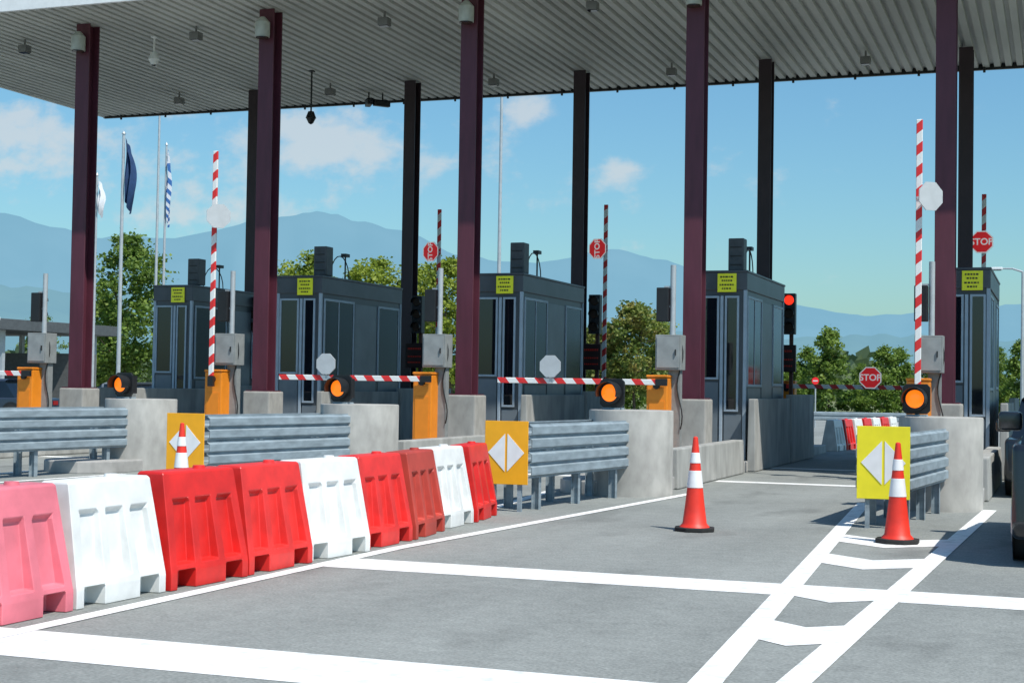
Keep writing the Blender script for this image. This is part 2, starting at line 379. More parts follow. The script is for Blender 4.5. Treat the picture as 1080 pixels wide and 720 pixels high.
for i in range(4):
    thing('hazard_marker_sign',(CX[i]+.06,17.0,0),hz_y if i==0 else hz_a,('fluorescent yellow' if i==0 else 'amber')+' hazard marker with two white arrowheads before guardrail','road sign',rz=.06,group='hazard markers at island tips')

# ------------------------------------------------------------------ cones
def cone_parts():
    def ring(prof,m,name,n=28):
        mb=MB(); vs=[];fs=[]
        for r,z in prof:
            for k in range(n): t=2*math.pi*k/n; vs.append((r*math.cos(t),r*math.sin(t),z))
        for j in range(len(prof)-1):
            for k in range(n): fs.append((j*n+k,j*n+(k+1)%n,(j+1)*n+(k+1)%n,(j+1)*n+k))
        mb.add(vs,fs); return mb.mesh(name,m,smooth=True)
    def rr(z): return .128-(z-.05)*(.128-.024)/.95
    base=MB(); 
    poly=[]
    for k in range(8):
        t=2*math.pi*(k+.5)/8; poly.append((.225*math.cos(t),.225*math.sin(t)))
    base.prism(poly,'z',0,.045)
    body=ring([(.16,.045),(.15,.06),(.128,.085)]+[(rr(z),z) for z in(.3,.6,.9,.99)]+[(.012,1.0),(.001,1.0)],cone_o,'cone_body')
    b1=ring([(rr(.46)+.001,.46),(rr(.46)+.004,.462),(rr(.64)+.004,.638),(rr(.64)+.001,.64)],refl_w,'band')
    b2=ring([(rr(.72)+.001,.72),(rr(.72)+.004,.722),(rr(.83)+.004,.828),(rr(.83)+.001,.83)],refl_w,'band')
    return [P('base',base.mesh('cone_base',rubber,bev=.012)),P('cone_body',body),P('reflective_band',b1),P('reflective_band',b2)]
cp=cone_parts()
thing('traffic_cone',(-3.65,15.7,.004),cp,'orange traffic cone with white bands standing on the open lane','traffic cone',group='traffic cones',rz=.2)
thing('traffic_cone',(-1.53,15.45,.009),cp,'orange traffic cone with white bands before yellow hazard marker','traffic cone',group='traffic cones')
thing('traffic_cone',(-10.0,15.75,.004),cp,'orange traffic cone with white bands before amber hazard marker','traffic cone',group='traffic cones')

# ------------------------------------------------------------------ water-filled barriers
def barrier_mesh(m,name):
    def hw(z):
        if z<.13: return .24
        return .24-(z-.13)/.75*.135
    zs=[0,.125,.14,.175,.19,.40,.62,.655,.835,.85]
    us=[-.485,-.41,-.395,-.205,-.19,-.11,-.095,.095,.11,.19,.205,.395,.41,.485]
    pk=[(2,3),(6,7),(10,11)]
    def pocket(ui,zi):
        z=zs[zi]
        inside=any(a<=ui<=b for a,b in pk)
        foot=ui in(2,3,10,11)
        if z<=.126: return .15 if foot else 0
        if inside and .185<=z<=.63: return .07-(z-.19)*.07
        return 0
    mb=MB(); vs=[];fs=[]; nz=len(zs); N=len(us)
    for s in(1,-1):
        for zi,z in enumerate(zs):
            for ui,u in enumerate(us):
                h=hw(z)-pocket(ui,zi)
                if zi==nz-1: h-=.012
                k=1-.09*max(0,(z-.14)/.71)
                if 0<ui<N-1 and .17<z<.64: k-=.12*(z-.19)
                if ui in(0,N-1) and zi==nz-1: k-=.02
                vs.append((s*h,u*k,z))
    for s in(0,1):
        o=s*nz*N
        for j in range(nz-1):
            for k in range(N-1):
                fs.append((o+j*N+k,o+j*N+k+1,o+(j+1)*N+k+1,o+(j+1)*N+k))
    o=nz*N
    for k in range(N-1): fs.append(((nz-1)*N+k,(nz-1)*N+k+1,o+(nz-1)*N+k+1,o+(nz-1)*N+k)); fs.append((k,k+1,o+k+1,o+k))
    for j in range(nz-1):
        for k in(0,N-1): fs.append((j*N+k,(j+1)*N+k,o+(j+1)*N+k,o+j*N+k))
    mb.add(vs,fs)
    me=mb.mesh(name,m)
    bm=bmesh.new(); bm.from_mesh(me)
    es=[e for e in bm.edges if len(e.link_faces)==2 and e.calc_face_angle(0)>.5]
    bmesh.ops.bevel(bm,geom=es,offset=.005,segments=1,affect='EDGES',profile=.5,clamp_overlap=True)
    bm.to_mesh(me); bm.free()
    return me
cap=MB(); cap.cyl((0,.15,.848),(0,.15,.872),.05,.045,16)
tong=MB(); tong.cyl((0,.445,.18),(0,.445,.76),.06,.05,14)
BM={}
for nm,m in(('w',white_pl),('r',red_pl),('s',red_pl2),('b',brick_pl),('p',pink_pl)):
    BM[nm]=[P('barrier_body',barrier_mesh(m,'barrier_body')),P('filler_cap',cap.mesh('filler_cap',m,smooth=True)),P('coupling_lug',tong.mesh('coupling_lug',m,smooth=True))]
seq='pwrswsbwr'; desc={'w':'white','r':'red','s':'bright red','b':'faded brick red','p':'sun-bleached pink'}
ys=[7.22,8.26,9.28,10.30,11.32,12.34,13.36,14.38,15.4,16.42]; xs=[-6.1,-6.10,-6.05,-5.99,-6.0,-5.94,-5.97,-6.09,-6.15,-6.28]
for k,ch in enumerate(seq):
    dx=xs[k+1]-xs[k]; dy=ys[k+1]-ys[k]; rz=-math.atan2(dx,dy)+random.uniform(-.05,.05)
    thing('water_filled_barrier',((xs[k]+xs[k+1])/2-.14+random.uniform(-.025,.025),(ys[k]+ys[k+1])/2,.006),BM[ch],desc[ch]+' plastic water-filled barrier in a row on asphalt','road barrier',rz=rz,group='plastic barriers lining the lane',scale=(1,1.015,.97 if k<2 else .99))
for k in range(7):
    ch='wrwrwrwr'[k]
    thing('water_filled_barrier',(-5.46+.12*k,39.0+1.08*k,.006),BM[ch],desc[ch]+' plastic water-filled barrier beyond the toll booths','road barrier',rz=-.10,group='plastic barriers beyond the booths',scale=(.85,1,.92))

# ------------------------------------------------------------------ columns and canopy
X0,X1,Y0,Y1,ZS=-26.0,14.0,25.4,36.55,9.12
def hbeam(w,d,z0,z1,m):
    mb=MB(); mb.box(-w/2,w/2,-d/2,-d/2+.03,z0,z1); mb.box(-w/2,w/2,d/2-.03,d/2,z0,z1); mb.box(-.012,.012,-d/2+.03,d/2-.03,z0,z1); return mb.mesh('shaft',m,bev=.004,seg=1)
sh1=hbeam(.34,.36,1.35,ZS-.002,maroon); sh2=hbeam(.30,.36,.2,ZS-.002,darkpaint)
pl=MB(); pl.box(-.3,.3,-.3,.3,.2,1.33); plm=pl.mesh('plinth',concrete,bev=.03)
bp=MB(); bp.box(-.26,.26,-.26,.26,1.331,1.352); bpm=bp.mesh('base_plate',maroon)
lm=MB(); lm.cyl((0,-.34,8.50),(0,-.34,8.80),.15,.15,20); lm.cyl((0,-.34,8.80),(0,-.34,8.91),.15,.05,20); lm.box(-.03,.03,-.25,-.18,8.65,8.73)
lmm=lm.mesh('lamp',mat('lamp_cream',(.5,.5,.45),.5),smooth=True)
lm2=MB(); lm2.cyl((0,-.34,8.48),(0,-.34,8.499),.13,.13,20); lm2m=lm2.mesh('lamp_lens',lens_off)
for c in CX+[2.55]:
    thing('steel_column',(c,27,0),[P('shaft',sh1),P('plinth',plm),P('base_plate',bpm),P('lamp',lmm,[P('lamp_glass',lm2m)])],'maroon steel canopy column on concrete plinth with lamp near top','column',group='front canopy columns')
for c in CX+[2.55]:
    thing('steel_column',(c-.1,34.4,0),[P('shaft',sh2)],'dark steel canopy column behind toll booth','column',group='rear canopy columns')
mb=MB(); pitch=.25; nrib=int((X1-X0)/pitch); pr=[]
for k in range(nrib):
    x=X0+k*pitch; pr+=[(x,ZS),(x+.14,ZS),(x+.155,ZS+.08),(x+.235,ZS+.08)]
pr.append((X0+nrib*pitch,ZS)); n=len(pr)
vs=[(x,Y0+.02,z) for x,z in pr]+[(x,Y1-.02,z) for x,z in pr]
mb.add(vs,[(i,i+1,n+i+1,n+i) for i in range(n-1)])
deck=mb.mesh('soffit',soffitm)
fb=MB(); fb.box(X0-.06,X1+.06,Y0-.06,Y0+.02,ZS-.03,ZS+.95); fb.box(X0-.06,X0,Y0+.02,Y1-.02,ZS-.03,ZS+.95); fb.box(X1,X1+.06,Y0+.02,Y1-.02,ZS-.03,ZS+.95)
gb=MB(); gb.box(X0-.06,X1+.06,Y1-.02,Y1+.07,ZS-.05,ZS+.95)
rb=MB(); rb.box(X0,X1,Y0+.02,Y1-.02,ZS+.3,ZS+.9)
drs=[]
x=X0+.6
while x<X1:
    dr=MB(); dr.cyl((x,Y1-.1,ZS-.13),(x,Y1-.1,ZS+.02),.03,.03,8); drs.append(P('drip_fitting',dr.mesh('drip_fitting',blackm))); x+=1.48
thing('toll_canopy',(0,0,0),[P('soffit',deck),P('fascia',fb.mesh('fascia',fascia)),P('rear_gutter',gb.mesh('gutter',blackm)),P('roof_deck',rb.mesh('roof_deck',fascia))]+drs,'long pale ribbed metal toll plaza canopy on steel columns','canopy')
cl=MB(); cl.box(-.11,.11,-.10,.10,-.30,-.14); cl.cyl((0,0,-.14),(0,0,0),.025,.025,8)
clg=MB(); clg.box(-.09,.09,-.08,.08,-.312,-.301)
clp=[P('lamp_housing',cl.mesh('lamp_housing',mat('lamp_grey',(.20,.20,.20),.5),bev=.01)),P('lamp_glass',clg.mesh('lamp_glass',glass))]
for k in range(6):
    for y in(27.7,34.0):
        thing('ceiling_floodlight',(-21.9+k*4.44,y,ZS),clp,'small grey floodlight hanging under canopy','ceiling light',group='canopy floodlights')
def camthing(loc,drop,m,lab,rz=0):
    a=MB(); a.cyl((0,0,-drop),(0,0,0),.022,.022,8); a.box(-.06,.06,-.06,.06,-.03,0)
    b=MB()
    b.cyl((0,0,-drop-.16),(0,0,-drop),.13,.07,18); b.cyl((0,0,-drop-.28),(0,0,-drop-.16),.06,.12,18)
    parts=[P('bracket',a.mesh('bracket',m)),P('camera_housing',b.mesh('camera_housing',m,smooth=True))]
    d=MB(); d.cyl((0,0,-drop-.31),(0,0,-drop-.28),.02,.06,14); parts.append(P('camera_lens',d.mesh('camera_lens',glass)))
    thing('security_camera',loc,parts,lab,'security camera',rz=rz)
camthing((-18.9,28.3,ZS),.35,fascia,'white dome camera hanging from canopy on short stem')
camthing((-17.2,32.5,ZS),1.0,blackm,'black dome camera hanging from canopy on long stem')
def bullet(loc,rz):
    a=MB(); a.cyl((0,0,-.25),(0,0,0),.02,.02,8); b=MB(); b.box(-.07,.07,-.25,.2,-.36,-.22); c=MB(); c.box(-.085,.085,-.29,.2,-.218,-.205); l=MB(); l.cyl((0,-.262,-.29),(0,-.252,-.29),.05,.05,14)
    thing('security_camera',loc,[P('bracket',a.mesh('b',blackm)),P('camera_housing',b.mesh('h',blackm,bev=.015),[P('sunshield',c.mesh('s',blackm)),P('camera_lens',l.mesh('l',glass))])],'black bullet camera under rear edge of canopy','security camera',rz=rz)
bullet((-17.0,35.3,ZS),.6); bullet((-16.7,35.5,ZS),-.7)

# ------------------------------------------------------------------ toll booths
def booth_parts(with_ac=True):
    X0,X1,Yl,Z=-.25,.75 if with_ac else .68,4.0,3.52
    body=MB(); body.box(X0,X1,0,Yl,0,Z)
    pan=MB(); pan.box(X0+.06,.24,-.012,-.001,.25,1.45); pan.box(.36,X1-.06,-.012,-.001,.25,.85); pan.box(X1+.001,X1+.012,.2,1.5,.25,1.34); pan.box(X1+.001,X1+.012,1.6,2.70,.25,3.05); pan.box(X1+.001,X1+.012,2.82,3.92,.25,1.37)
    trim=MB()
    for (x0,x1,y0,y1) in((X1-.04,X1+.025,-.025,.04),(X0-.025,X0+.04,-.025,.04),(X1-.04,X1+.025,Yl-.04,Yl+.025)): trim.box(x0,x1,y0,y1,0,Z-.33)
    trim.box(.27,.33,-.03,-.001,0,3.08)
    fasc=MB(); fasc.box(X0-.03,X1+.03,-.03,Yl+.03,Z-.33,Z); fasc.box(X0-.045,X1+.045,-.045,Yl+.045,Z,Z+.04)
    parts=[P('wall',body.mesh('wall',boothm,bev=.01)),P('wall_panel',pan.mesh('panel',boothp)),P('corner_trim',trim.mesh('trim',framem,bev=.006,seg=1)),P('roof',fasc.mesh('roof',mat('booth_fascia',(.09,.10,.115),.4,var=.12,scale=2),bev=.01))]
    def win(x0,x1,z0,z1,name='window',side=False,y0=0,y1=0,mull=None):
        gl=MB(); fr=MB(); t=.04
        if not side:
            gl.box(x0+t,x1-t,-.016,-.002,z0+t,z1-t)
            fr.box(x0,x1,-.035,-.002,z1-t,z1); fr.box(x0,x1,-.035,-.002,z0,z0+t); fr.box(x0,x0+t,-.035,-.002,z0+t,z1-t); fr.box(x1-t,x1,-.035,-.002,z0+t,z1-t)
        else:
            xx=X1; t=.05
            gl.box(xx+.002,xx+.016,y0+t,y1-t,z0+t,z1-t)
            fr.box(xx+.002,xx+.03,y0,y1,z1-t,z1); fr.box(xx+.002,xx+.03,y0,y1,z0,z0+t); fr.box(xx+.002,xx+.03,y0,y0+t,z0+t,z1-t); fr.box(xx+.002,xx+.03,y1-t,y1,z0+t,z1-t)
            if mull: fr.box(xx+.017,xx+.026,mull-.02,mull+.02,z0+t,z1-t)
        return P(name,gl.mesh('glass',glass if not side else glass_s),[P('frame',fr.mesh('frame',framem,bev=.004,seg=1))])
    parts+= [win(-.2,.25,1.5,3.08),win(.36,.63,.9,3.08,'door'),win(0,0,1.37,3.09,side=True,y0=.12,y1=1.54,mull=.8),win(0,0,1.4,3.07,side=True,y0=2.76,y1=3.9)]
    sg=MB(); sg.box(.22,.58,-.06,-.046,3.15,3.50)
    tx=MB()
    for z,a,b in((3.42,.27,.53),(3.35,.30,.50),(3.27,.26,.54),(3.20,.31,.48)):
        x=a
        while x<b-.02:
            wd=random.uniform(.02,.05); tx.box(x,min(b,x+wd),-.064,-.0605,z,z+.03); x+=wd+.015
    parts.append(P('warning_sign',sg.mesh('warning_sign',mat('yellow_green_plate',(.78,.80,.03),.5,var=.03,emit=.08),bev=.004),[P('lettering',tx.mesh('lettering',text_dark))]))
    if with_ac:
        ac=MB(); ac.box(.30,.60,.5,.82,3.60,4.22)
        parts.append(P('air_conditioner',ac.mesh('air_conditioner',mat('ac_grey',(.085,.09,.095),.5,var=.15),bev=.02),[]))
        gr=[]
        for k in range(3):
            q=MB(); q.box(.34,.56,.488,.499,3.70+k*.17,3.72+k*.17); gr.append(P('grille',q.mesh('grille',mat('ac_grille',(.03,.03,.03),.5))))
        parts[-1]=P('air_conditioner',parts[-1][1],gr)
        pc=MB(); pc.cyl((.5,1.6,3.56),(.5,1.6,4.1),.018,.018,8); pc.box(.44,.56,1.5,1.7,4.08,4.15)
        for t in range(10):
            a=math.pi*t/10; b=math.pi*(t+1)/10
            pc.cyl((.55,1.25-.45*math.cos(a),3.57+.5*math.sin(a)),(.55,1.25-.45*math.cos(b),3.57+.5*math.sin(b)),.012,.012,6)
        parts.append(P('antenna_camera',pc.mesh('antenna_camera',blackm)))
    return parts
bpz=booth_parts(); bpz5=booth_parts(False)
BY=[28,28,28,28,30.3]
for i in range(5):
    thing('toll_booth',(CX[i]-(.1 if i==4 else 0),BY[i],.2),bpz5 if i==0 else bpz,'slate grey toll booth with dark windows'+('' if i==0 else ' and rooftop air conditioner'),'toll booth',group='toll booths')
def wallmesh(y0,y1,h,x0,x1,tap=0):
    mb=MB(); mb.prism([(x0,.0),(x1,.0),(x1-.02,h),(x0+.02,h)],'y',y0,y1); return mb.mesh('wall',concrete_wall_m,bev=.02)
wm1=wallmesh(0,3.8,1.34,0,.16); wm2=wallmesh(0,3.0,1.42,0,.16); wm3=wallmesh(0,5.0,.6,0,.26)
for i in range(5):
    c=CX[i]
    single('concrete_wall',wm1,(c+.88,27.6,.01),'grey concrete protective wall beside toll booth','concrete wall',group='concrete walls on islands')
    single('concrete_wall',wm2,(c+.90,31.5,.01),'grey concrete protective wall behind toll booth window','concrete wall',group='concrete walls on islands')
    single('concrete_wall',wm3,(c+.70,22.0,.01),'low concrete kerb wall between block and booth','concrete wall',group='concrete walls on islands')
    single('concrete_wall',wm1,(c-.66,28.2,.01),'grey concrete protective wall beside toll booth','concrete wall',group='concrete walls on islands')
    single('concrete_wall',wm2,(c-.68,32.1,.01),'grey concrete protective wall beside toll booth','concrete wall',group='concrete walls on islands')

# ------------------------------------------------------------------ signals
def head(x,y,z0,n,lit=None,w=.24,face=-1,lr=.09,st=.30):
    hd=MB(); hd.box(x-w/2,x+w/2,y-.1,y+.1,z0,z0+st*n); 
    kids=[]
    for k in range(n):
        zc=z0+st/2+st*k
        l=MB(); l.cyl((x,y+face*.101,zc),(x,y+face*.115,zc),lr,lr*.9,24)
        kids.append(P('lens',l.mesh('lens',red_lit if lit==k else lens_off)))
        v=MB(); vr=lr+.012
        for q in range(12):
            a=R(-10)+R(200)*q/12; b=R(-10)+R(200)*(q+1)/12
            v.add([(x+vr*math.cos(a),y+face*.1,zc+vr*math.sin(a)),(x+vr*math.cos(b),y+face*.1,zc+vr*math.sin(b)),(x+vr*math.cos(b),y+face*.20,zc+vr*math.sin(b)),(x+vr*math.cos(a),y+face*.20,zc+vr*math.sin(a))],[(0,1,2,3)])
        kids.append(P('visor',v.mesh('visor',blackm)))
    return P('signal_head',hd.mesh('signal_head',blackm,bev=.015),kids)
po=MB(); po.cyl((0,0,0),(0,0,3.5),.05,.05,14); po.cyl((0,0,0),(0,0,.03),.11,.11,14)
po.box(-.16,0,-.02,.02,2.75,2.78); po.box(-.16,0,-.02,.02,3.1,3.13)
cb=MB(); cb.box(-.26,.20,-.20,.16,1.64,2.26); cbd=MB(); cbd.box(-.23,.17,-.215,-.202,1.68,2.22); cbh=MB(); cbh.box(.10,.12,-.24,-.216,1.9,2.0)
stand=MB(); stand.box(-.05,.16,-.06,.1,.0,1.64)
wire=MB()
for t in range(14):
    a=t/14; b=(t+1)/14
    f=lambda q:(.16+.05*math.sin(q*9),-.08,2.2-1.6*q)
    wire.cyl(f(a),f(b),.012,.012,6)
sp_parts=[P('pole',po.mesh('pole',polem,smooth=True)),P('cabinet',cb.mesh('cabinet',cabm,bev=.01),[P('door',cbd.mesh('door',mat('cabinet_door',(.31,.325,.32),.5,var=.08),bev=.004),[]),P('handle',cbh.mesh('handle',blackm))]),P('pedestal',stand.mesh('pedestal',cabm)),P('cable',wire.mesh('cable',blackm)),head(-.17,0,2.50,2,w=.22,face=1)]
for i in range(5):
    thing('signal_post',(CX[i]-.14,25.95,.2),sp_parts,'steel post with black signal head and grey control cabinet','traffic light',group='signal posts before booths')
def rear_signal(lit):
    p=MB(); p.box(-.04,.04,-.04,.04,0,3.35)
    d=MB(); d.box(-.34,.12,-.14,-.04,1.72,2.32)
    le=MB()
    for z in(2.16,1.98,1.84):
        x=-.27
        while x<.04:
            wd=random.uniform(.015,.03); le.box(x,x+wd,-.146,-.141,z,z+.045 if z>2 else z+.03); x+=wd+.02
    return [P('pole',p.mesh('pole',mat('rust_brown_pole',(.12,.05,.035),.7))),P('display_board',d.mesh('display_board',mat('display_dark_red',(.03,.012,.012),.4),bev=.01),[P('lettering',le.mesh('lettering',red_led))]),head(-.02,-.14,2.55,3,lit=lit,w=.27,lr=.105,st=.30)]
rs0=rear_signal(None); rs1=rear_signal(2)
for i in range(1,5):
    thing('traffic_signal',(CX[i]+.72,33.3,.2),rs1 if i==1 else rs0,('black traffic signal showing red' if i==1 else 'unlit black traffic signal')+' above display board behind booth','traffic light',group='exit signals')

# ------------------------------------------------------------------ barrier gates
def octo(r): return [(r*math.cos(R(22.5+45*k)),r*math.sin(R(22.5+45*k))) for k in range(8)]
def arm_mesh(s,L):
    mb=MB(); x0,x1=(0,s*L) if s>0 else (s*L,0); mb.box(x0,x1,-.025,.025,-.05,.05); return mb.mesh('arm',boomm,bev=.008,seg=1)
hs=MB(); hs.box(-.19,.19,-.16,.16,0,1.5)
hsm=hs.mesh('housing',orange,bev=.025)
hc=MB(); hc.box(-.20,.20,-.172,.172,1.5,1.55); hcm=hc.mesh('lid',mat('orange_lid',(.80,.24,.012),.5),bev=.02)
hd=MB(); hd.box(-.14,.14,-.172,-.161,.25,1.1); hdm=hd.mesh('door',mat('orange_door',(.84,.25,.012),.5,var=.04),bev=.004)
pv=MB(); pv.cyl((0,-.16,1.36),(0,-.22,1.36),.06,.06,18); pvm=pv.mesh('pivot',blackm)
def gate(loc,s,L,up,dist,face,lab,ang=0,off=.28,yaw=0,r=.25,upright=False):
    arm=arm_mesh(s,L)
    o=MB(); o.prism(octo(r),'y',-.008,.008); wb=o.mesh('sign_plate',grey_back)
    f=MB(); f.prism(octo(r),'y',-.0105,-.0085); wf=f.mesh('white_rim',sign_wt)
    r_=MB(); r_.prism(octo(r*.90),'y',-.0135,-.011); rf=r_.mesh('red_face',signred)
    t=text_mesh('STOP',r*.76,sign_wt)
    rot=(yaw,0,0) if face<0 else (yaw,0,math.pi)
    if upright: rot=(0,math.pi/2,0)
    sign=P('stop_sign',wb,[P('white_rim',wf),P('red_face',rf),P('lettering',t,loc=(0,-.017,0),rot=(math.pi/2,0,0))],loc=(s*dist,-.06 if not yaw else -.18,off),rot=rot)
    br=MB(); br.box(s*dist-.02,s*dist+.02,-.04,-.026,-.04,.12)
    cw=MB(); cw.box(min(0,-s*.2),max(0,-s*.2),-.035,.035,-.06,.06)
    rotY=0
    if up: rotY=(-math.pi/2+ang) if s>0 else (math.pi/2-ang)
    armp=P('barrier_arm',arm,[sign,P('sign_bracket',br.mesh('sign_bracket',grey_back)),P('counterweight',cw.mesh('counterweight',blackm))],loc=(0,-.24,1.42),rot=(0,rotY,0))
    thing('barrier_gate',loc,[P('housing',hsm),P('lid',hcm),P('door',hdm),P('pivot',pvm),armp],lab,'barrier gate')
GY=25.75
for i,(up_) in enumerate([True,False,False,True,False]):
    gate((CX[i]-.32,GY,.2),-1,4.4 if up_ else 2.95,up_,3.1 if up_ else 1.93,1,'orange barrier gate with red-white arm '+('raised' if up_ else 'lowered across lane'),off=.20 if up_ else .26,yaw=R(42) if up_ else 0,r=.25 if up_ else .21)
for i,(up_) in enumerate([True,False,True,True]):
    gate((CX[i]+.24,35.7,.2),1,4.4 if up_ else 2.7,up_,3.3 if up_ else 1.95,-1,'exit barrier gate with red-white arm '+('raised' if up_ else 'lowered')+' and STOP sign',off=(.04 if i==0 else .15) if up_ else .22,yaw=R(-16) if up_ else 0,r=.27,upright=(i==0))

# ------------------------------------------------------------------ trees
def tree_meshes(h,w,leafm,seed,n=110,per=80,ls=.24,conical=.0,low=.2):
    rnd=random.Random(seed)
    tk=MB(); p=Vector((0,0,0)); r=.03*h*.55
    for k in range(6):
        q=p+Vector((rnd.uniform(-.03,.03)*h,rnd.uniform(-.03,.03)*h,h*.13)); tk.cyl(p,q,r,r*.8,8,caps=False); 
        if k>0:
            for a in range(2):
                t=rnd.uniform(0,6.28); e=q+Vector((math.cos(t)*w*.33,math.sin(t)*w*.33,h*rnd.uniform(.06,.16)))
                mid=(q+e)/2+Vector((0,0,-.02*h)); tk.cyl(q,mid,r*.5,r*.34,6,caps=False); tk.cyl(mid,e,r*.34,r*.1,6,caps=False)
        p=q; r*=.8
    vs=[];fs=[]
    for c in range(n):
        z=rnd.uniform(low,1); 
        t=(z-low)/(1-low); env=math.sin(math.pi*min(1,max(0,(t*.84+.12))))**.6
        if conical: env=env*(1-conical)+conical*(1.05-t)
        a=rnd.uniform(0,6.28); rr=math.sqrt(rnd.uniform(.02,1))*env*rnd.uniform(.8,1.1)
        rr*=1+.3*noise.noise(Vector((math.cos(a)*1.6,math.sin(a)*1.6,z*4+seed)))*2
        cc=Vector((math.cos(a)*rr*w/2,math.sin(a)*rr*w/2,z*h)); cr=w*rnd.uniform(.06,.13)
        for k in range(per):
            d=Vector((rnd.gauss(0,1),rnd.gauss(0,1),rnd.gauss(0,.75)))*cr*.55; ct=cc+d
            if ct.z<.1: continue
            u=Vector((rnd.uniform(-1,1),rnd.uniform(-1,1),rnd.uniform(-.6,.6))).normalized(); v=u.cross(Vector((rnd.uniform(-1,1),rnd.uniform(-1,1),rnd.uniform(-1,1)))).normalized()
            s=ls*rnd.uniform(.6,1.3); o=len(vs)
            vs+=[ct-u*s*.5,ct+v*s*.34,ct+u*s*.5,ct-v*s*.34]; fs.append((o,o+1,o+2,o+3))
    me=bpy.data.meshes.new('crown'); me.from_pydata(vs,[],fs); me.materials.append(leafm)
    return tk.mesh('trunk',bark,smooth=True),me
TV={'a':tree_meshes(9,4.9,leaf_g,1,n=140),'b':tree_meshes(9,5.0,leaf_y,2,n=125,per=80),'c':tree_meshes(6.6,4.6,leaf_b,3,n=105),'d':tree_meshes(5.6,3.4,leaf_g,4,n=90,conical=.55,low=.06),'e':tree_meshes(9,4.6,leaf_y,5,n=110,per=80),'f':tree_meshes(2.2,3.8,leaf_g,6,n=50,per=60,low=.05)}
DESC={'a':'tall green leafy tree','b':'yellow-green broad leafy tree','c':'small tree with browning foliage','d':'small conical green tree','e':'yellow-green leafy tree','f':'low dark green shrub'}
def tree(k,az,dist,sc_=1,rz=0,zs=1):
    a=R(az); x=math.sin(a)*dist; y=math.cos(a)*dist
    thing('shrub' if k=='f' else 'tree',(x,y,0),[P('trunk',TV[k][0]),P('crown',TV[k][1])],DESC[k]+' on dry verge behind the toll plaza','shrub' if k=='f' else 'tree',rz=rz,group='trees beyond the toll plaza',scale=(sc_,sc_,sc_*zs))
tree('a',-34.5,90,1.1,.3,.98); tree('a',-35.3,104,.8,2)
tree('b',-27.9,82,.92,0); tree('e',-26.6,86,.80,1); tree('b',-25.3,84,.92,2); tree('b',-23.6,84,.88,3); tree('e',-22.4,80,.90,4); tree('e',-29.4,90,.8,5)
tree('e',-20.6,95,.7,1); tree('c',-16.6,88,.78,0); tree('c',-15.4,86,.94,1.5); tree('e',-14.5,92,.62,2.4); tree('c',-13.2,98,.7,3)
tree('d',-9.7,100,.75); tree('d',-8.2,96,.95,1); tree('d',-9.0,118,.85,2); tree('d',-6.2,100,.78,3); tree('a',-7.0,118,.40,3); tree('d',-5.6,112,.82,5)
tree('a',-2.2,105,.50,2); tree('d',-1.3,96,.85,3); tree('d',-3.0,110,.7,.5); tree('a',-.6,100,.52,1); tree('c',-4.4,118,.7,1); tree('a',1.5,100,.6,4); tree('a',-37.5,100,.6,3); tree('a',-40,110,.7,1)
rr=random.Random(5)
for k in range(26):
    tree('f',-36+k*1.42+rr.uniform(-.4,.4),102+rr.uniform(0,20),rr.uniform(.7,1.1),rr.uniform(0,6))
vs=[];fs=[]
for k in range(9000):
    a=R(rr.uniform(-50,14)); d=rr.uniform(230,420); h=rr.uniform(0,1)**.7*(5+2.2*math.sin(a*37)+1.5*math.sin(a*91)+1.2*math.sin(a*170))
    p=Vector((math.sin(a)*d,math.cos(a)*d,max(.2,h))); u=Vector((rr.uniform(-1,1),rr.uniform(-1,1),rr.uniform(-1,1))).normalized(); v=u.cross(Vector((rr.uniform(-1,1),rr.uniform(-1,1),rr.uniform(-1,1)))).normalized()
    s=rr.uniform(.8,1.8); o=len(vs); vs+=[p-u*s,p+v*s,p+u*s,p-v*s]; fs.append((o,o+1,o+2,o+3))
me=bpy.data.meshes.new('woodland'); me.from_pydata(vs,[],fs); me.materials.append(leaf_mat('hazy_woodland',(.07,.11,.05),(.10,.15,.07),(.15,.20,.09),.05))
o=single('woodland',me,(0,0,0),'distant strip of green woodland on the plain','woodland',kind='stuff')

# ------------------------------------------------------------------ mountains
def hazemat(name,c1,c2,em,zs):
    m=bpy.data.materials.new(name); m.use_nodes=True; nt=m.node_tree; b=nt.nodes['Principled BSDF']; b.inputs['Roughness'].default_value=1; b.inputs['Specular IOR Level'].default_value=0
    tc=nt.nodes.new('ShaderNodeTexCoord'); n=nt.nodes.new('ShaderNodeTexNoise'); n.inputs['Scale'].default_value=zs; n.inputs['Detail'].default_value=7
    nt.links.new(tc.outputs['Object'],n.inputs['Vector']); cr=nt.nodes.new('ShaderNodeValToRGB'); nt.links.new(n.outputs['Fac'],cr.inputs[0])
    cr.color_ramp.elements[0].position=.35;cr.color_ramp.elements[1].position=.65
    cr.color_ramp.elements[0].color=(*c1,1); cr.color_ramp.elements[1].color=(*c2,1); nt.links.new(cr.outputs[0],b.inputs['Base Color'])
    b.inputs['Emission Color'].default_value=(*em,1); b.inputs['Emission Strength'].default_value=1; return m  # even bluish emission puts aerial haze into the hill colour
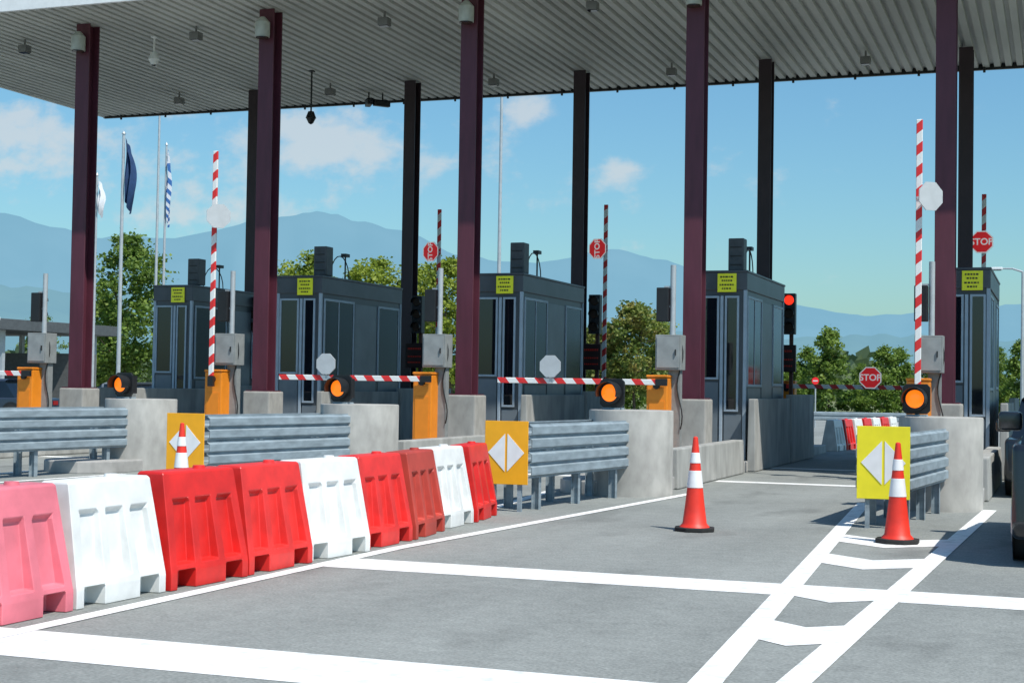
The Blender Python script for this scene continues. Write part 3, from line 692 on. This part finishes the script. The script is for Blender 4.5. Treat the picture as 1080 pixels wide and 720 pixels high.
def ridge(name,prof,D,m,depth,amp,seed):
    az0,az1=-75,35; na=420; nr=14; vs=[];fs=[]
    def el(a):
        if a<=prof[0][0]: return prof[0][1]
        for (p,q) in zip(prof,prof[1:]):
            if a<=q[0]:
                t=(a-p[0])/(q[0]-p[0]); t=t*t*(3-2*t)*.5+t*.5; return p[1]+(q[1]-p[1])*t
        return prof[-1][1]
    for k in range(na+1):
        a=az0+(az1-az0)*k/na; ar=R(a)
        e=el(a)+amp*(noise.noise(Vector((a*.5,seed,0)))*.6+noise.noise(Vector((a*1.7,seed,3)))*.25+noise.noise(Vector((a*4.5,seed,5)))*.08)
        top=math.tan(R(max(.2,e)))*D
        for j in range(nr+1):
            t=j/nr; r=D-depth*(1-t)
            hgt=top*(t**1.25)*(1+.28*(1-t)*noise.noise(Vector((a*.9,t*4,seed+9)))*2)
            vs.append((math.sin(ar)*r,math.cos(ar)*r,hgt-(40 if j==0 else 0)))
        vs.append((math.sin(ar)*(D+depth*.5),math.cos(ar)*(D+depth*.5),-40))
    Nn=nr+2
    for k in range(na):
        for j in range(Nn-1): fs.append((k*Nn+j,(k+1)*Nn+j,(k+1)*Nn+j+1,k*Nn+j+1))
    me=bpy.data.meshes.new(name); me.from_pydata(vs,[],fs); me.materials.append(m)
    bm=bmesh.new(); bm.from_mesh(me); bmesh.ops.recalc_face_normals(bm,faces=bm.faces); bm.to_mesh(me); bm.free()
    for p in me.polygons: p.use_smooth=True
    single(name,me,(0,0,0),kind='structure')
far=[(-75,5),(-50,5.2),(-38.9,5.9),(-37,5.6),(-35.6,5.2),(-32.2,5.5),(-29.8,6.1),(-27.6,6.5),(-24.4,5.9),(-22.3,5.0),(-19.4,4.7),(-16.1,5.3),(-14.3,4.9),(-12.2,4.1),(-9.7,3.3),(-7.3,2.9),(-4,2.9),(-1.3,3.3),(8,4),(35,3)]
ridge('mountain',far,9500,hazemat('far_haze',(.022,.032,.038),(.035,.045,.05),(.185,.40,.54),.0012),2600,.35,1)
near=[(-75,2.5),(-45,3.2),(-38.9,3.4),(-32,3.0),(-25,2.8),(-19,2.5),(-16,2.4),(-12,2.0),(-9.7,1.9),(-7.3,2.1),(-4,2.2),(-1.3,1.9),(35,2)]
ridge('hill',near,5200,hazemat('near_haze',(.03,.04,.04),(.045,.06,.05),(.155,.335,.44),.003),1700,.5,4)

# ------------------------------------------------------------------ flags, masts, lamp
def pole(name,loc,h,r,flag=None,lab='',cat='flagpole'):
    a=MB(); a.cyl((0,0,0),(0,0,h),r,r*.6,12); a.cyl((0,0,h),(0,0,h+.12),r,r*.2,12)
    b=MB(); b.cyl((0,0,0),(0,0,.25),r*2,r*1.6,12)
    parts=[P('pole',a.mesh('pole',polem,smooth=True)),P('base',b.mesh('base',polem))]
    if flag:
        m,fl,wd=flag; mb=MB(); vs=[];fs=[]; nu,nv=18,26
        for j in range(nv+1):
            z=h-.15-fl*j/nv; t=j/nv
            for i in range(nu+1):
                s=i/nu; wv=wd*(.25+.75*math.sin(math.pi*min(1,t*.75+.12)))
                vs.append((r+s*wv,.12*math.sin(s*13+t*3)*(.3+s)+.05*math.sin(t*7),z-s*fl*.25-.05*math.sin(s*9)))
        for j in range(nv):
            for i in range(nu): o=j*(nu+1)+i; fs.append((o,o+1,o+nu+2,o+nu+1))
        mb.add(vs,fs); parts.append(P('flag',mb.mesh('flag',m,smooth=True)))
    thing(name,loc,parts,lab,cat)
pole('flagpole',(-34.7,50,0),11.2,.09,(navy,2.4,.45),'steel flagpole with drooping navy blue flag')
pole('flagpole',(-36.0,55,0),11.6,.07,(greek,2.7,.12),'steel flagpole with drooping blue and white striped flag')
pole('flagpole',(-35.9,50,0),9.6,.07,(whiteflag,1.2,.24),'steel flagpole with small drooping white flag')
pole('lightning_mast',(-34.4,52,0),12.6,.07,None,'tall thin grey steel mast','mast')
pole('light_mast',(-22.6,60,0),14.0,.10,None,'tall thin pale steel mast behind booths','mast')
a=MB(); a.cyl((0,0,0),(0,0,6.0),.07,.045,12); a.cyl((0,0,6.0),(-.35,0,6.12),.04,.035,10); a.cyl((-.35,0,6.12),(-.75,0,6.13),.035,.03,10)
b=MB(); b.box(-1.15,-.7,-.1,.1,6.08,6.18); c_=MB(); c_.box(-1.1,-.75,-.08,.08,6.06,6.078)
thing('street_lamp',(-1.35,58,0),[P('pole',a.mesh('pole',polem,smooth=True)),P('lamp_head',b.mesh('lamp_head',fascia,bev=.03)),P('lamp_glass',c_.mesh('lamp_glass',glass))],'slender white street lamp beside exit road','street lamp')
a=MB(); a.cyl((0,0,0),(0,0,2.0),.03,.03,8); b=MB(); b.cyl((0,-.04,1.95),(0,-.032,1.95),.15,.15,24); c_=MB(); c_.box(-.10,.10,-.046,-.041,1.925,1.975)
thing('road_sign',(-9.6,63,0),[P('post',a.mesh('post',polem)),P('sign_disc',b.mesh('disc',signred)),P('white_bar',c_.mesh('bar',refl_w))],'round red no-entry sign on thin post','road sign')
b1=MB(); wbeam((-9.5,56),(-.5,57.5),.45,.32,1,b1); ps=[]
for k in range(6):
    x=-9.2+k*1.7; y=56.12+k*.283; q=MB(); q.box(x-.04,x+.04,y-.02,y+.06,0,.75); ps.append(P('post',q.mesh('post',galv)))
thing('guardrail',(0,0,0),[P('beam',b1.mesh('beam',galv))]+ps,'single-beam galvanised guardrail along the exit road','guardrail')
b1=MB(); wbeam((-46,48),(-12,48),.45,.32,1,b1); ps=[]
for k in range(14):
    x=-45+k*2.5; q=MB(); q.box(x-.04,x+.04,48.02,48.1,0,.75); ps.append(P('post',q.mesh('post',galv)))
thing('guardrail',(0,0,0),[P('beam',b1.mesh('beam',galv))]+ps,'single-beam galvanised guardrail beyond the plaza','guardrail')
dk=mat('shelter_dark_roof',(.09,.10,.105),.6,var=.1)
rf=MB(); rf.box(-16.1,.1,-4.1,5.1,3.75,4.25); re_=MB(); re_.box(-16.15,.15,-4.2,-4.105,4.16,4.30); ps=[]
for x in(-15,-10,-5,-.6):
    for y in(-3,4):
        q=MB(); q.box(x-.1,x+.1,y-.1,y+.1,0,3.75); ps.append(P('post',q.mesh('post',polem)))
bw=MB(); bw.box(-15.8,-.3,2,3.8,0,2.8)
thing('parking_shelter',(-45.3,60,0),[P('roof',rf.mesh('roof',dk,bev=.02)),P('roof_edge',re_.mesh('roof_edge',fascia)),P('rear_wall',bw.mesh('rear_wall',mat('shelter_wall',(.12,.125,.125),.8,var=.1)))]+ps,'low dark flat-roofed shelter with thin pale edge and posts','shelter')

# ------------------------------------------------------------------ cars
def car(loc,paint,L,Wd,Ht,lab,rz=0,suv=False):
    hw=Wd/2; bl=1.08 if suv else .86
    body=MB()
    low=[(-L/2,.35),(-L/2+.04,bl-.02),(-L/2+.25,bl),(L/2-1.15,bl),(L/2-.25,bl-.16),(L/2-.02,bl-.35),(L/2,.35),(L/2-.1,.24),(-L/2+.1,.24)]
    body.prism(low,'x',-hw,hw); bm_=body.mesh('body',paint,bev=.06,seg=3)
    for p in bm_.polygons: p.use_smooth=True
    try: bm_.set_sharp_from_angle(angle=R(40))
    except Exception: pass
    def green(z0,z1,y0a,y0b,y1a,y1b,wa,wb,m,name,bev=0):
        g=MB(); vs=[(-wa,y0a,z0),(wa,y0a,z0),(wa,y1a,z0),(-wa,y1a,z0),(-wb,y0b,z1),(wb,y0b,z1),(wb,y1b,z1),(-wb,y1b,z1)]
        g.add(vs,[(0,1,2,3),(4,5,6,7),(0,1,5,4),(1,2,6,5),(2,3,7,6),(3,0,4,7)]); return g.mesh(name,m,bev=bev)
    ra=-L/2+.15 if suv else -L/2+.75
    gl=green(bl-.01,Ht-.08,ra,ra+(.25 if suv else .5),L/2-1.15,L/2-1.9,hw-.07,hw-.2,glass,'window')
    rf=green(Ht-.08,Ht,ra+.2 if suv else ra+.48,ra+.4,L/2-1.88,L/2-2.1,hw-.19,hw-.28,paint,'roof',bev=.02)
    pil=MB()
    for s in(-1,1):
        for ya,yb in((ra+1.05,ra+1.1),(-L/2+2.3,-L/2+2.3)):
            pil.add([(s*(hw-.065),ya,bl),(s*(hw-.065),ya+.1,bl),(s*(hw-.195),yb+.1,Ht-.08),(s*(hw-.195),yb,Ht-.08),(s*(hw-.10),ya,bl),(s*(hw-.10),ya+.1,bl),(s*(hw-.23),yb+.1,Ht-.08),(s*(hw-.23),yb,Ht-.08)],[(0,1,2,3),(4,5,6,7),(0,1,5,4),(1,2,6,5),(2,3,7,6),(3,0,4,7)])
    parts=[P('body',bm_),P('window',gl),P('roof',rf),P('pillar',pil.mesh('pillar',paint))]
    r=.36 if suv else .32
    for y in(-L/2+.85,L/2-.85):
        for s in(-1,1):
            t=MB(); t.cyl((s*(hw-.2),y,r),(s*(hw+.01),y,r),r,r,28); ri=MB(); ri.cyl((s*(hw+.011),y,r),(s*(hw+.025),y,r),r*.62,r*.55,10)
            w_=MB(); w_.cyl((s*(hw-.22),y,r),(s*(hw-.205),y,r),r*1.15,r*1.15,24)
            parts.append(P('wheel',w_.mesh('wheel_arch',blackm),[P('tyre',t.mesh('tyre',rubber,bev=.03,smooth=True)),P('rim',ri.mesh('rim',rimm))]))
            a=MB(); a.cyl((s*(hw+.001),y,r+.03),(s*(hw+.006),y,r+.03),r*1.16,r*1.16,28); parts.append(P('wheel_arch',a.mesh('wheel_arch',blackm)))
    for s in(-1,1):
        m_=MB(); m_.box(min(s*(hw-.02),s*(hw+.22)),max(s*(hw-.02),s*(hw+.22)),L/2-1.75,L/2-1.60,bl+.04,bl+.24); parts.append(P('wing_mirror',m_.mesh('mirror',paint,bev=.05,seg=3,smooth=True)))
        tl=MB(); tl.box(min(s*(hw-.52),s*(hw-.24)),max(s*(hw-.52),s*(hw-.24)),-L/2-.004,-L/2+.05,bl-.24,bl-.10); parts.append(P('tail_light',tl.mesh('tail_light',tailm)))
        hl=MB(); hl.box(min(s*(hw-.40),s*(hw-.07)),max(s*(hw-.40),s*(hw-.07)),L/2-.12,L/2-.01,bl-.34,bl-.22); parts.append(P('headlight',hl.mesh('headlight',refl_w)))
    for s in(-1,1):
        dh=MB(); dh.box(min(s*(hw),s*(hw+.02)),max(s*hw,s*(hw+.02)),.1,.28,bl-.14,bl-.11); parts.append(P('door_handle',dh.mesh('door_handle',paint)))
    thing('parked_car' if abs(loc[0])>5 else 'car',loc,parts,lab,'car',rz=rz)
car((.52,16.0,.006),carblack,4.6,1.84,1.80,'black sport utility car driving toward the toll lane',suv=True)
car((.10,25.0,.006),carblack,4.2,1.74,1.50,'dark car waiting beside the toll island')
car((-32.5,47,.006),carsilver,4.3,1.75,1.45,'silver hatchback parked beyond the toll islands',rz=R(80))
car((-35.0,43,.006),cardark,4.4,1.78,1.5,'dark blue car parked beyond the toll islands',rz=R(95))
car((-47,58,.006),cardark,4.4,1.78,1.48,'dark car parked under shelter',rz=0)
car((-50.5,58,.006),carsilver,4.3,1.78,1.46,'silver car parked under shelter',rz=0)
